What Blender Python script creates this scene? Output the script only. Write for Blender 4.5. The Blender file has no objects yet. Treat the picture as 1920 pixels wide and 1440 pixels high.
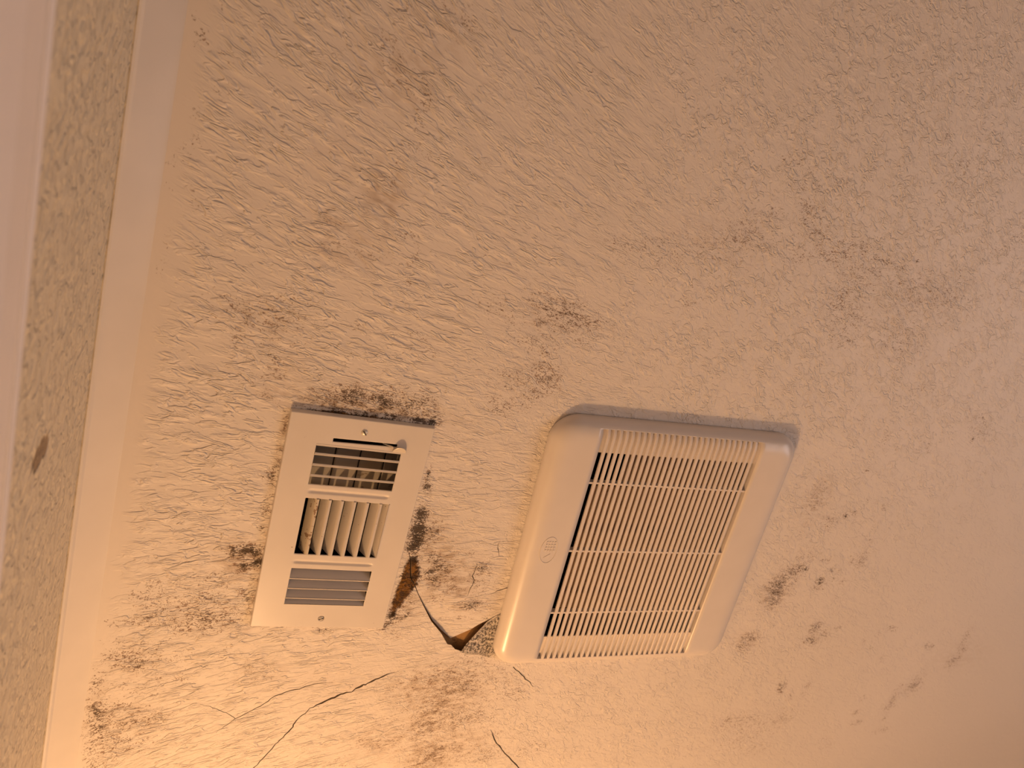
import bpy, bmesh, math, random
import numpy as np
from mathutils import Vector, Matrix
from mathutils.geometry import delaunay_2d_cdt

S = bpy.context.scene
COL = S.collection
CEIL = 2.44                      # ceiling height; plan coordinates are metres on the ceiling, x to the right, y towards the lamp wall
CAM_DROP = 0.6745                # camera below the ceiling

# ---------------------------------------------------------------- camera
cam_data = bpy.data.cameras.new('camera')
cam = bpy.data.objects.new('camera', cam_data)
COL.objects.link(cam)
RX = Vector((0.9095196, -0.28923291, -0.29852709))
DN = Vector((0.16333771, 0.90911898, -0.38317551))
FW = Vector((0.38222361, 0.29974491, 0.87410417))
mw = Matrix.Identity(4)
for i in range(3):
    mw[i][0] = RX[i]; mw[i][1] = -DN[i]; mw[i][2] = -FW[i]
mw[2][3] = CEIL - CAM_DROP
cam.matrix_world = mw
cam_data.sensor_width = 36.0
cam_data.lens = 1369.55 / 1920 * 36.0
cam_data.clip_start = 0.01
cam_data.dof.use_dof = True
cam_data.dof.focus_distance = 0.80
cam_data.dof.aperture_fstop = 7.0
S.camera = cam

# ---------------------------------------------------------------- light
world = bpy.data.worlds.new('world'); S.world = world
world.use_nodes = True
bg = world.node_tree.nodes['Background']
bg.inputs[0].default_value = (1.0, 0.93, 0.86, 1)
bg.inputs[1].default_value = 0.30

def lamp(name, kind, loc, power, colour, **kw):
    d = bpy.data.lights.new(name, kind)
    d.energy = power; d.color = colour
    for k, v in kw.items(): setattr(d, k, v)
    o = bpy.data.objects.new(name, d); COL.objects.link(o); o.location = loc
    return o
lamp('vanity_bulb_light', 'POINT', (0.09, 1.30, CEIL - 0.76), 27.5, (1.0, 0.56, 0.25), shadow_soft_size=0.025)
fill = lamp('right_fill_light', 'AREA', (2.15, 0.05, 1.15), 9.5, (1.0, 0.89, 0.90), shape='RECTANGLE', size=1.0, size_y=0.9)  # added cool fill light at the right wall, which has no window
fill.rotation_euler = (0, math.radians(90), 0)

vs = S.view_settings
vs.view_transform = 'Standard'; vs.look = 'None'; vs.gamma = 1.0; vs.use_curve_mapping = False
vs.exposure = 0.0

# ---------------------------------------------------------------- measured layout, metres on the ceiling
CRACKS = [[(0.2632, 0.6162, 0.00037), (0.2508, 0.6231, 0.00185), (0.2384, 0.6309, 0.00294), (0.2334, 0.6346, 0.00162), (0.2277, 0.6378, 0.00293), (0.2212, 0.6427, 0.0022), (0.2178, 0.6476, 0.00088), (0.2121, 0.6476, 0.00234), (0.2026, 0.6532, 0.00291), (0.1929, 0.6589, 0.0029), (0.1833, 0.6653, 0.00231), (0.1741, 0.6717, 0.00101), (0.1668, 0.6826, 0.00116), (0.1613, 0.6939, 0.0013), (0.1584, 0.704, 0.00189), (0.1521, 0.7161, 0.00117), (0.1447, 0.7266, 0.00131), (0.1353, 0.7471, 0.00118), (0.1265, 0.7626, 0.00118), (0.1209, 0.7758, 0.00074)], [(0.1933, 0.6333, 0.00029), (0.1725, 0.6351, 0.00092), (0.157, 0.6427, 0.00119), (0.1409, 0.6478, 0.00118), (0.1311, 0.6537, 0.00118), (0.1205, 0.665, 0.00104), (0.1108, 0.6732, 0.00097), (0.0932, 0.6867, 0.00089), (0.0827, 0.6983, 0.00055), (0.0761, 0.7068, 0.00028)], [(0.0931, 0.6859, 0.00083), (0.0861, 0.6803, 0.00082), (0.0792, 0.6763, 0.00081), (0.0676, 0.6704, 0.00067), (0.0528, 0.6646, 0.00026)], [(0.4162, 0.7098, 0.00052), (0.4278, 0.7277, 0.00158), (0.4432, 0.7456, 0.00162), (0.4641, 0.7659, 0.00184), (0.48, 0.7803, 0.00168), (0.4939, 0.7928, 0.00133)], [(0.4159, 0.6058, 0.00123), (0.4315, 0.6181, 0.00133), (0.4438, 0.6275, 0.00135), (0.4549, 0.6381, 0.00043)], [(0.3219, 0.4556, 0.00035), (0.3219, 0.4645, 0.00085), (0.321, 0.4736, 0.00107), (0.3254, 0.4785, 0.00107), (0.3236, 0.4897, 0.00094), (0.3229, 0.5023, 0.00029)], [(0.3404, 0.4244, 0.00028), (0.3413, 0.4339, 0.00085), (0.3461, 0.4439, 0.00036)], [(0.3705, 0.4868, 0.00104), (0.3626, 0.4904, 0.00104), (0.3515, 0.4974, 0.00029)], [(0.2379, 0.449, 0.00079), (0.2438, 0.465, 0.00121), (0.249, 0.4827, 0.00136), (0.254, 0.4896, 0.00164)]]
HOLE = [(0.254, 0.4896), (0.2613, 0.5017), (0.2691, 0.5132), (0.2763, 0.5234), (0.2879, 0.5397), (0.3052, 0.5569), (0.3178, 0.5732), (0.323, 0.5742), (0.3294, 0.5801), (0.3386, 0.5831), (0.3418, 0.5724), (0.3519, 0.5518), (0.3594, 0.537), (0.3669, 0.5295), (0.3745, 0.5243), (0.3722, 0.5236), (0.3416, 0.5104), (0.3062, 0.5049), (0.2719, 0.4995)]
FLAP = [(0.2549, 0.4894, 0.0003), (0.2625, 0.5023, 0.0008), (0.2707, 0.5145, 0.0017), (0.2787, 0.5254, 0.0027), (0.2916, 0.5424, 0.0045), (0.3067, 0.5572, 0.0061), (0.3229, 0.5702, 0.0075), (0.3283, 0.5654, 0.0064), (0.3431, 0.553, 0.0038), (0.3514, 0.5433, 0.0023), (0.3596, 0.5365, 0.0013), (0.3746, 0.5241, 0.0003), (0.3417, 0.5102, 0.0003), (0.3062, 0.5047, 0.0003), (0.272, 0.4995, 0.0005)]
MOLD = [(.0966,.2927,.0101,.0046,.9), (.1226,.2925,.0129,.0052,1.0), (.1494,.2928,.0133,.0059,1.0), (.1767,.292,.0136,.006,1.0), (.2048,.2911,.014,.0055,1.0), (.2223,.2871,.0079,.0086,1.0),
(.1042,.2799,.0177,.0102,.67), (.1345,.2746,.0208,.0127,.81), (.167,.2749,.0214,.013,.78), (.1953,.2762,.0165,.0132,.74), (.2109,.2705,.0123,.0133,.67), (.1269,.2643,.0257,.0068,.5),
(.1688,.2598,.016,.0081,.5), (.0582,.2627,.0106,.0054,.62), (.0586,.2517,.0086,.0075,.56), (.0386,.2746,.0118,.0065,.47), (.0294,.2626,.007,.0043,.34), (.058,.2879,.0087,.0044,.56),
(.0672,.2977,.0049,.0045,.5), (.0136,.2955,.0093,.0065,.34), (.0663,.2284,.0143,.0063,.39), (.0767,.3134,.003,.0115,.78), (.0792,.3426,.0045,.0053,.84), (.0786,.3589,.004,.006,.84),
(.0738,.3717,.0091,.0073,.9), (.079,.3945,.0051,.005,.67), (.0778,.4104,.0072,.0076,.73), (.0789,.4313,.0052,.0032,.9), (.071,.4606,.0156,.0079,.95), (.0814,.4749,.0095,.0093,1.0),
(.0558,.464,.0113,.0091,.84), (.0665,.4808,.0084,.0066,.95), (.0802,.4952,.0074,.0041,.95), (.0757,.5125,.0133,.0069,.67), (.0817,.5225,.0086,.0083,.67), (.0695,.5301,.0133,.0083,.56),
(.0703,.551,.0161,.0085,.56), (.0437,.5012,.0154,.0107,.56), (.034,.522,.0205,.0108,.54), (.2337,.3493,.0035,.0105,.9), (.2368,.3654,.0059,.0093,1.0), (.239,.3988,.0096,.0137,1.0),
(.2413,.4193,.0145,.014,1.0), (.2427,.4366,.0121,.0099,1.0), (.2397,.4439,.0085,.0057,1.0), (.2612,.4242,.0074,.0099,.78), (.2618,.4102,.0049,.014,.62), (.2451,.4577,.0086,.0087,1.0),
(.2435,.4758,.0061,.0088,.78), (.2468,.5012,.0099,.0105,.73), (.2431,.5163,.0087,.0106,.84), (.2396,.5352,.0087,.0123,.95), (.2365,.5483,.0063,.0062,.95), (.2657,.4523,.0062,.0073,.9),
(.2738,.4589,.0088,.0103,.78), (.2833,.4654,.014,.0119,.73), (.2986,.4827,.0116,.0137,.56), (.2775,.4843,.0089,.0105,.73), (.2683,.4739,.0075,.0104,.84), (.2889,.5022,.009,.0108,.56),
(.2929,.4463,.0089,.0074,.45), (.2826,.5101,.0064,.0077,.56), (.2577,.482,.005,.0119,.78), (.2568,.5328,.0044,.0054,.95), (.2499,.5385,.0044,.0046,.9), (.26,.5153,.0063,.0046,.78),
(.2819,.5369,.0078,.0063,.45), (.3072,.5396,.0093,.0048,.45), (.3286,.5362,.0108,.0048,.56), (.3036,.4959,.0131,.0062,.56), (.3304,.4616,.0119,.0076,.69), (.3291,.4639,.004,.0076,.9),
(.3216,.4773,.0079,.0108,.45), (.3324,.4841,.0053,.0078,.78), (.3315,.4994,.008,.0079,.45), (.33,.5173,.0161,.0072,.81), (.3426,.4682,.008,.0093,.45), (.3517,.4866,.0095,.0063,.45),
(.3416,.5104,.0095,.0064,.56), (.311,.4433,.0052,.0045,.56), (.1661,.5596,.0083,.0038,1.0), (.2041,.5565,.0049,.0031,.67), (.2316,.5569,.0037,.0047,.78), (.2524,.5614,.0128,.0063,.5),
(-.0268,.0034,.0036,.0037,.67), (-.0465,-.0043,.0046,.0052,.67), (-.0547,-.02,.004,.0025,.54), (-.0364,-.032,.0061,.003,.5), (-.0392,.052,.0047,.0044,.54), (-.0283,.0318,.0073,.0065,.45),
(-.0396,.0713,.0042,.0079,.45), (-.0444,.0856,.0042,.008,.45), (-.0363,.1077,.0053,.0047,.41), (-.0525,.1143,.0042,.0047,.41), (-.0331,.1204,.0054,.006,.45), (-.0562,.0933,.0052,.008,.36),
(-.0464,.1583,.0065,.0074,.36), (-.0514,.1831,.0065,.0076,.32), (.0905,-.05,.0116,.0076,.32), (.1397,-.0854,.021,.0136,.36), (.1165,-.0839,.0117,.0054,.45), (.153,-.0727,.0153,.0078,.32),
(.1008,-.0362,.0117,.0111,.38), (.0942,-.0255,.0082,.0056,.41), (.1313,-.0193,.0085,.007,.41), (.1136,-.0228,.012,.0114,.34), (.1357,-.0117,.0061,.0082,.59), (.1332,.0028,.0049,.006,.63),
(.1294,.0108,.0049,.0072,.5), (.0753,.0014,.0041,.004,.63), (.0646,.0144,.0058,.0023,.54), (.1385,.0269,.0062,.0037,.59), (.1455,.0344,.0151,.0037,.5), (.1262,.0422,.0062,.0111,.45),
(.1237,.0596,.0043,.0125,.5), (.1239,.0668,.0037,.0076,.54), (.1463,.1057,.009,.0053,.63), (.1559,.1033,.0052,.004,.63), (.1284,.0951,.0051,.0065,.27), (.0778,.108,.0181,.0077,.36),
(.0437,.0768,.0046,.0036,.45), (.0488,.0571,.0115,.0036,.36), (.0874,.1303,.0245,.0105,.29), (.117,.1307,.0253,.0094,.23), (.0973,.1533,.0187,.0081,.23), (.1586,.1338,.004,.0097,.5),
(.1635,.1222,.0033,.0069,.54), (.1774,.1487,.0026,.0032,.7), (.1625,.1488,.0053,.0056,.45), (.0787,.2045,.0249,.0084,.23), (.0129,.2056,.0233,.0135,.45), (.0544,.1914,.0212,.0109,.45),
(.0418,.2123,.0271,.0124,.45), (.0273,.2363,.0209,.014,.36), (.0601,.2084,.0123,.007,.45), (.0501,.2451,.0184,.0072,.32), (.1285,.2022,.0164,.0036,.5), (.1573,.2018,.0067,.0037,.54),
(.165,.2664,.0139,.0158,.18), (.1804,.1971,.0096,.0038,.5), (.1906,.215,.021,.0061,.36), (.1453,.2295,.0134,.006,.36), (.124,.228,.0092,.0044,.36), (.1955,.2551,.0085,.008,.45),
(.1937,.2058,.007,.0061,.36), (.1153,.2353,.0118,.0104,.23), (.2494,.1526,.0159,.0105,.5), (.257,.1584,.0088,.0061,.45), (.2714,.1668,.0059,.0093,.45), (.2889,.1838,.0152,.0079,.36),
(.2944,.1359,.0165,.0091,.41), (.3104,.1469,.0168,.0109,.59), (.3055,.1597,.0092,.0063,.54), (.3252,.1361,.0232,.0109,.56), (.3366,.1502,.0235,.0111,.59), (.3301,.1588,.0156,.0064,.54),
(.3434,.1428,.011,.0063,.54), (.3614,.148,.016,.0113,.45), (.3706,.1552,.0097,.0098,.36), (.3062,.1804,.0139,.008,.5), (.3167,.1874,.0109,.0081,.54), (.3277,.1791,.0078,.0049,.5),
(.3576,.1731,.0097,.0066,.45), (.3787,.1505,.0244,.0098,.32), (.3326,.1934,.0158,.0066,.36), (.4109,.1469,.0067,.0067,.27), (.2883,.2202,.0153,.0065,.41), (.3077,.2228,.0195,.0116,.45),
(.3266,.2131,.0198,.0134,.59), (.3371,.225,.0144,.0119,.59), (.3185,.2365,.0111,.0085,.45), (.2804,.2538,.0077,.0084,.59), (.3084,.254,.0158,.0051,.59), (.2925,.263,.0195,.0068,.54),
(.3266,.2414,.008,.0051,.54), (.29,.2353,.0154,.01,.32), (.2662,.2273,.006,.0065,.36), (.319,.1539,.0541,.0394,.23), (.2987,.2431,.0468,.0252,.23), (.4615,-.1667,.008,.0078,.45),
(.4719,-.16,.0048,.0092,.45), (.442,-.1848,.0078,.005,.36), (.3546,.0623,.0233,.0104,.45), (.3664,.0679,.0094,.0075,.41), (.3939,.0555,.02,.0106,.43), (.4126,.0683,.0098,.0078,.36),
(.4751,.0298,.0512,.011,.36), (.4919,.005,.0301,.0109,.38), (.5048,.0165,.0218,.0159,.38), (.4697,.0488,.0256,.008,.34), (.4304,.0466,.0248,.0108,.34), (.4342,.0632,.0166,.0094,.32),
(.4717,.0846,.0173,.0165,.27), (.4662,.1043,.0104,.0067,.41), (.5073,.0519,.0124,.0066,.32), (.5365,.0206,.0179,.0098,.36), (.527,-.0127,.0106,.011,.45), (.5286,-.0734,.0174,.0075,.45),
(.5164,-.0616,.0121,.006,.41), (.5482,-.0647,.0088,.0061,.45), (.5531,-.0488,.0178,.0093,.36), (.5636,-.0574,.009,.0047,.45), (.5628,-.0308,.0127,.008,.5), (.5732,-.0187,.0146,.0146,.54),
(.5909,-.008,.013,.0116,.47), (.6028,-.0079,.0113,.0084,.45), (.5833,.0216,.0168,.0152,.45), (.6258,.0114,.0289,.0104,.5), (.6424,.0043,.0097,.0052,.5), (.6412,-.0049,.0291,.0086,.45),
(.6665,-.0047,.0198,.007,.45), (.6615,-.013,.0118,.0052,.45), (.5929,-.0327,.0093,.0065,.41), (.5905,-.0647,.0073,.0095,.36), (.6042,-.0684,.0093,.0079,.41), (.5935,-.1003,.0073,.0061,.36),
(.6278,-.0896,.0043,.0035,.5), (.6214,-.0249,.0037,.0025,.6), (.6683,.0271,.03,.0226,.38), (.6779,.0581,.0305,.0279,.41), (.6962,.0746,.0311,.0191,.36), (.6593,.0555,.012,.0183,.36),
(.7028,.1009,.0147,.0059,.54), (.691,.1033,.0208,.0078,.36), (.6951,.0,.0142,.0045,.59), (.7107,-.0004,.0144,.0046,.54), (.7303,-.0004,.0048,.0041,.9), (.7482,-.0119,.0032,.0017,.95),
(.697,.0173,.0123,.0128,.45), (.7414,.0171,.0212,.0132,.36), (.7796,.005,.0239,.0115,.38), (.7771,.0296,.0382,.0156,.34), (.8293,.0075,.0339,.0249,.36), (.8229,.0266,.0282,.0151,.32),
(.7566,.041,.0323,.0136,.32), (.7927,.0829,.0392,.0257,.34), (.7676,.0879,.0154,.0142,.36), (.764,.0673,.0218,.01,.27), (.8669,.1362,.024,.0112,.38), (.8422,.1445,.0165,.0067,.38),
(.8975,.047,.024,.0129,.23), (.8866,-.0717,.0231,.0196,.32), (.8611,-.0449,.0342,.0137,.23), (.7097,-.1482,.0039,.0057,.85), (.7202,-.1393,.0031,.0024,.95), (.7423,-.1281,.0031,.0031,.95),
(.7551,-.1279,.0082,.0068,.45), (.7575,-.1194,.0124,.0154,.32), (.9923,.1632,.0264,.0174,.41), (1.0059,.182,.0214,.0152,.36), (.9956,.1912,.0041,.0038,.8), (.9563,.147,.0039,.0036,.8),
(.8639,.2258,.0038,.0027,.9), (.9179,.2129,.0039,.0036,.85), (.9269,.2216,.0039,.0037,.7), (.8358,.2162,.0072,.014,.45), (.805,.2384,.0036,.0034,.6), (.8316,.2632,.0046,.0036,.8),
(.9131,.2378,.0059,.0055,.4), (1.0671,.234,.0283,.0136,.27), (.769,.315,.0164,.03,.45), (.8117,.3481,.0146,.0126,.54), (.8494,.3268,.0057,.0033,.95), (.8352,.337,.0038,.0038,.9),
(.8593,.3076,.0038,.0047,.9), (.8956,.3146,.0064,.0103,.63), (.8376,.3324,.0173,.0126,.36), (.903,.3697,.005,.005,.8), (.891,.4027,.0104,.0109,.54), (.9061,.4014,.0105,.0138,.68),
(.7993,.4239,.0246,.0053,.68), (.7869,.4338,.0171,.0105,.63), (.8092,.4276,.0048,.0039,.9), (.7752,.4617,.022,.0213,.72), (.7796,.4797,.0148,.0189,.68), (.7778,.448,.0171,.0158,.63),
(.7901,.4069,.0097,.0181,.45), (.8089,.4052,.0099,.0157,.5), (.8468,.443,.0089,.0082,.85), (.8517,.4556,.0103,.0055,.63), (.8575,.4238,.0049,.005,.8), (.8743,.4224,.006,.0051,.7),
(.8705,.4394,.005,.0051,.7), (.8906,.4417,.0061,.0052,.6), (.8409,.4088,.0101,.0067,.54), (.8794,.5246,.0107,.0074,.81), (.8859,.546,.0162,.012,.68), (.9066,.5353,.0137,.012,.54),
(.9274,.5225,.0042,.0045,.85), (.8855,.5165,.0107,.0074,.63), (1.0392,.5186,.0119,.0049,.77), (1.0154,.531,.0068,.0071,.4), (.993,.5452,.0056,.0047,.7), (1.0166,.5558,.0034,.0036,.8),
(1.053,.5769,.0059,.0074,.6), (1.1404,.5475,.016,.0069,.54), (1.1486,.5505,.0062,.0064,.65), (1.1574,.5167,.0062,.005,.6), (1.2198,.5283,.0084,.0213,.59), (1.2273,.5614,.0102,.0254,.45),
(1.2193,.5785,.0135,.0146,.54), (1.1631,.6303,.0165,.0109,.63), (1.1658,.6246,.0165,.0255,.45), (1.1514,.6417,.0063,.0081,.5), (1.1307,.6589,.0098,.0291,.54), (1.1289,.676,.0131,.011,.54),
(1.0618,.6869,.0073,.0053,.85), (1.0689,.7132,.0073,.0054,.75), (1.0827,.7077,.0062,.0054,.8), (1.0608,.6587,.006,.0052,.6), (1.1371,.6993,.0064,.0055,.6), (1.1476,.7265,.0134,.0076,.54),
(1.1313,.7309,.0064,.0056,.5), (.7698,.5474,.0199,.0099,.68), (.7614,.5601,.0174,.0113,.54), (.7699,.5675,.0125,.0072,.54), (.8748,.6324,.0082,.0126,.77), (.8786,.6459,.0064,.0059,.7),
(.9034,.6542,.0042,.0114,.63), (.9274,.632,.0044,.006,.8), (.9261,.65,.0055,.0048,.6), (.9123,.6961,.0172,.0233,.41), (.9015,.7067,.0114,.0133,.41), (.8611,.7222,.0417,.0412,.38),
(.8035,.7102,.0267,.0222,.32), (.8346,.7002,.0339,.016,.38), (.8036,.6997,.0106,.0063,.45), (.8913,.7615,.0258,.0137,.36), (.811,.7477,.0338,.0196,.27), (1.0354,.7551,.0252,.0183,.32),
(.0136,.5047,.0195,.0124,.36), (.0091,.5269,.0261,.0126,.47), (-.0062,.5245,.016,.0107,.41), (-.0254,.529,.0126,.0089,.54), (.0053,.5541,.023,.0129,.5), (.0353,.5478,.0216,.0149,.67),
(.0475,.559,.0171,.0114,.54), (.022,.5637,.0167,.0075,.54), (-.0221,.5554,.0256,.0046,.63), (-.0388,.5596,.0157,.0046,.45), (-.0086,.5447,.0142,.0073,.54), (.0591,.548,.0138,.0114,.54),
(-.0137,.5054,.0089,.0052,.41), (.0126,.4807,.0129,.007,.32), (-.0338,.5817,.016,.0047,.67), (-.0028,.5889,.0198,.0076,.45), (-.0237,.6034,.0227,.0132,.54), (-.0333,.6072,.0129,.0113,.54),
(-.0164,.6138,.0092,.0077,.67), (-.0394,.5969,.0089,.0075,.45), (-.0057,.6065,.0146,.0096,.45), (-.0484,.6041,.0029,.0042,.7), (-.0522,.6285,.0064,.0133,.67), (-.053,.639,.0051,.0134,.63),
(-.0347,.6389,.0196,.0078,.45), (-.011,.646,.0201,.0099,.41), (.005,.6292,.0068,.0059,.67), (.0284,.6275,.0083,.0099,.54), (-.049,.6677,.0091,.0138,.67), (-.0495,.6823,.0091,.0249,.67),
(-.0417,.6897,.0092,.0161,.67), (-.0458,.7083,.0079,.0102,.67), (-.0491,.7255,.0053,.0103,.67), (-.0367,.7123,.0094,.0144,.59), (-.0445,.7502,.0054,.0127,.63), (-.019,.6864,.0337,.0122,.59),
(-.0263,.6678,.0186,.006,.59), (.0068,.6831,.0207,.0144,.45), (-.0128,.7168,.024,.0167,.45), (-.0242,.7318,.0205,.0147,.45), (.0009,.7211,.0139,.0106,.36), (-.0382,.7466,.0135,.0127,.45),
(.1029,.6115,.0184,.0163,.32), (.1106,.6227,.0149,.0145,.36), (.0671,.5976,.0283,.0139,.23), (.0244,.5987,.0136,.0097,.36), (.0704,.5844,.0071,.0049,.45), (.3177,.6197,.0313,.0208,.45),
(.3455,.6193,.0366,.0164,.45), (.3598,.6318,.0279,.0167,.45), (.3586,.6404,.0205,.0144,.54), (.3397,.649,.0368,.0167,.45), (.3291,.6618,.0275,.0192,.47), (.3315,.6834,.0323,.0171,.5),
(.3255,.7007,.0231,.0173,.54), (.3184,.7138,.0185,.0174,.5), (.3725,.6883,.0335,.0175,.5), (.3677,.6971,.0239,.0151,.45), (.2857,.6407,.035,.0185,.27), (.2926,.6283,.0263,.0161,.27),
(.2644,.6491,.0345,.0184,.23), (.2909,.6743,.0267,.0166,.27), (.2565,.6994,.0261,.019,.32), (.2753,.7214,.0268,.0171,.36), (.2637,.7297,.0266,.0122,.41), (.2924,.7351,.0273,.0174,.27),
(.3424,.7504,.021,.0206,.54), (.3546,.7418,.0154,.0129,.5), (.3424,.7642,.0287,.0182,.5), (.3229,.7724,.0189,.013,.41), (.3847,.7568,.0297,.0185,.45), (.3719,.7379,.0243,.013,.36),
(.2302,.759,.0174,.0171,.32), (.3908,.6144,.019,.0168,.36), (.4133,.627,.0194,.0147,.41), (.4201,.6488,.0157,.015,.38), (.3677,.598,.0231,.0117,.41), (.3524,.5942,.0164,.0116,.36),
(.3918,.6664,.0193,.0149,.38), (.4023,.6887,.0245,.0153,.34), (.398,.7249,.0247,.0156,.36), (.4298,.7166,.0142,.0105,.36), (.4233,.7584,.0143,.0189,.45), (.4282,.7492,.0255,.0108,.36),
(.4753,.6175,.0254,.0176,.32), (.4353,.6488,.0139,.0151,.45), (.4693,.7176,.0167,.0107,.38), (.4844,.7514,.0214,.0139,.45), (.5043,.7376,.0324,.007,.36), (.2133,.6819,.025,.016,.18)]
RUST = [(.2447,.4685,.0074,.0146,.8), (.2462,.4865,.0087,.0148,1), (.2437,.5014,.0074,.0105,1), (.2412,.5164,.0062,.0106,.8), (.2387,.5315,.005,.0092,.6), (.2537,.4787,.0037,.0185,.7),
(.1282,.2939,.013,.0035,.8), (.1603,.2928,.0161,.0036,.8), (.1074,.295,.0102,.0029,.6), (.1939,.2929,.0138,.0024,.5), (.0829,.3816,.0015,.0369,.35), (.2439,.4295,.0109,.0099,.4),
(.2423,.5465,.0063,.0062,.4)]
HAZE_SHADE = [(.0787,.3131,.0025,.015,.75), (.0797,.3425,.0025,.0154,.75), (.0807,.3757,.0026,.0159,.75), (.0819,.4099,.0026,.0164,.75), (.083,.4419,.0026,.0169,.75), (.0849,.4881,.0027,.0176,.75),  # starts down the vent's left edge: dirt with the edge's shade painted in
(.0854,.5188,.0027,.018,.75), (.0855,.5411,.0027,.0184,.75), (.1474,.2842,.0686,.0053,.7), (.0641,.4665,.0181,.0144,.6), (.1441,.27,.0471,.0104,.35), (.0651,.2866,.0146,.0112,.25),
(.2921,.4551,.0115,.0104,.6), (.3002,.4789,.0129,.0106,.5), (.2932,.4869,.009,.0091,.6), (.3143,.4983,.0105,.0078,.5), (.293,.4698,.0064,.012,.5), (.3157,.5197,.0146,.0048,.4),
(.2815,.4989,.0064,.0092,.4), (.0683,.476,.0209,.0199,.7), (.0564,.4672,.0154,.0131,.6), (.1579,.2825,.0586,.013,.55), (.253,.4286,.0183,.0284,.6), (.2811,.4619,.0158,.0259,.65),
(.3009,.4863,.0195,.0229,.35), (.2568,.5155,.0158,.0229,.5), (.0691,.2552,.0193,.0217,.2), (.044,.2118,.0279,.0154,.3), (.1181,.0732,.0143,.0235,.55), (.1217,.0577,.0057,.0185,.35),
(.1249,.091,.0097,.0086,.5), (.0804,.055,.0228,.0179,.2), (.0823,.1069,.0186,.0076,.35), (.0833,-.0133,.0268,.0334,.15), (.1126,-.0269,.0275,.0252,.3), (.1304,-.0674,.0276,.0204,.25),
(.0931,.134,.0285,.0147,.32), (.1194,.12,.0194,.0148,.2), (.318,.1512,.0356,.0174,.22), (.3226,.2201,.0304,.0186,.2), (.3327,.649,.0422,.0353,.45), (.3327,.6877,.0285,.0272,.5),
(.34,.7549,.0293,.0287,.55), (.2958,.6407,.034,.0215,.35), (.2763,.7258,.0344,.0227,.35), (.3515,.6404,.0285,.0221,.35), (.3842,.7291,.0301,.024,.3), (.0386,.5525,.0313,.0174,.3),
(-.0208,.6069,.0201,.0176,.3), (-.0164,.6865,.0312,.0188,.3), (-.0479,.6786,.01,.0295,.35), (.1099,.6189,.0229,.0153,.3), (.7664,.5504,.0191,.0125,.3), (.7775,.4661,.0235,.0247,.3),
(.7712,.3189,.018,.0356,.25), (.7732,.0235,.0752,.0359,.14), (.4751,.0298,.0526,.0233,.14), (.345,.5102,.0272,.024,.2), (.3152,.4665,.0196,.019,.25), (.7969,.0893,.0433,.023,.12),
(1.2311,.5669,.0523,.027,.14), (.2026,.6332,.0375,.0163,.15)]
GRIT = [(.358,.5653,.0126,.0101,1), (.3672,.5487,.0098,.0117,1), (.3768,.5687,.0114,.017,1), (.3504,.5753,.0084,.0067,.9), (.3493,.5836,.0112,.0042,.7), (.374,.5363,.0056,.0116,.8),
(.3668,.5831,.0177,.0051,.6), (.3554,.5332,.0069,.0033,.4)]

# ---------------------------------------------------------------- helpers
def tag(o, label=None, cat=None, group=None, kind=None):
    if label: o['label'] = label
    if cat: o['category'] = cat
    if group: o['group'] = group
    if kind: o['kind'] = kind
    return o

def empty(name, loc, rz=0.0):
    o = bpy.data.objects.new(name, None); COL.objects.link(o)
    o.location = loc; o.rotation_euler = (0, 0, rz); o.empty_display_size = 0.05
    return o

def mesh_obj(name, verts, faces, mats, parent=None, midx=None, smooth=False, bevel=0.0):
    me = bpy.data.meshes.new(name)
    me.from_pydata([tuple(v) for v in verts], [], [tuple(f) for f in faces])
    for m in (mats if isinstance(mats, (list, tuple)) else [mats]): me.materials.append(m)
    if midx is not None: me.polygons.foreach_set('material_index', midx)
    if smooth: me.polygons.foreach_set('use_smooth', [True] * len(me.polygons))
    me.update()
    o = bpy.data.objects.new(name, me); COL.objects.link(o)
    if parent: o.parent = parent
    if bevel:
        b = o.modifiers.new('bevel', 'BEVEL'); b.width = bevel; b.segments = 2; b.limit_method = 'ANGLE'; b.angle_limit = math.radians(40)
    return o

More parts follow.
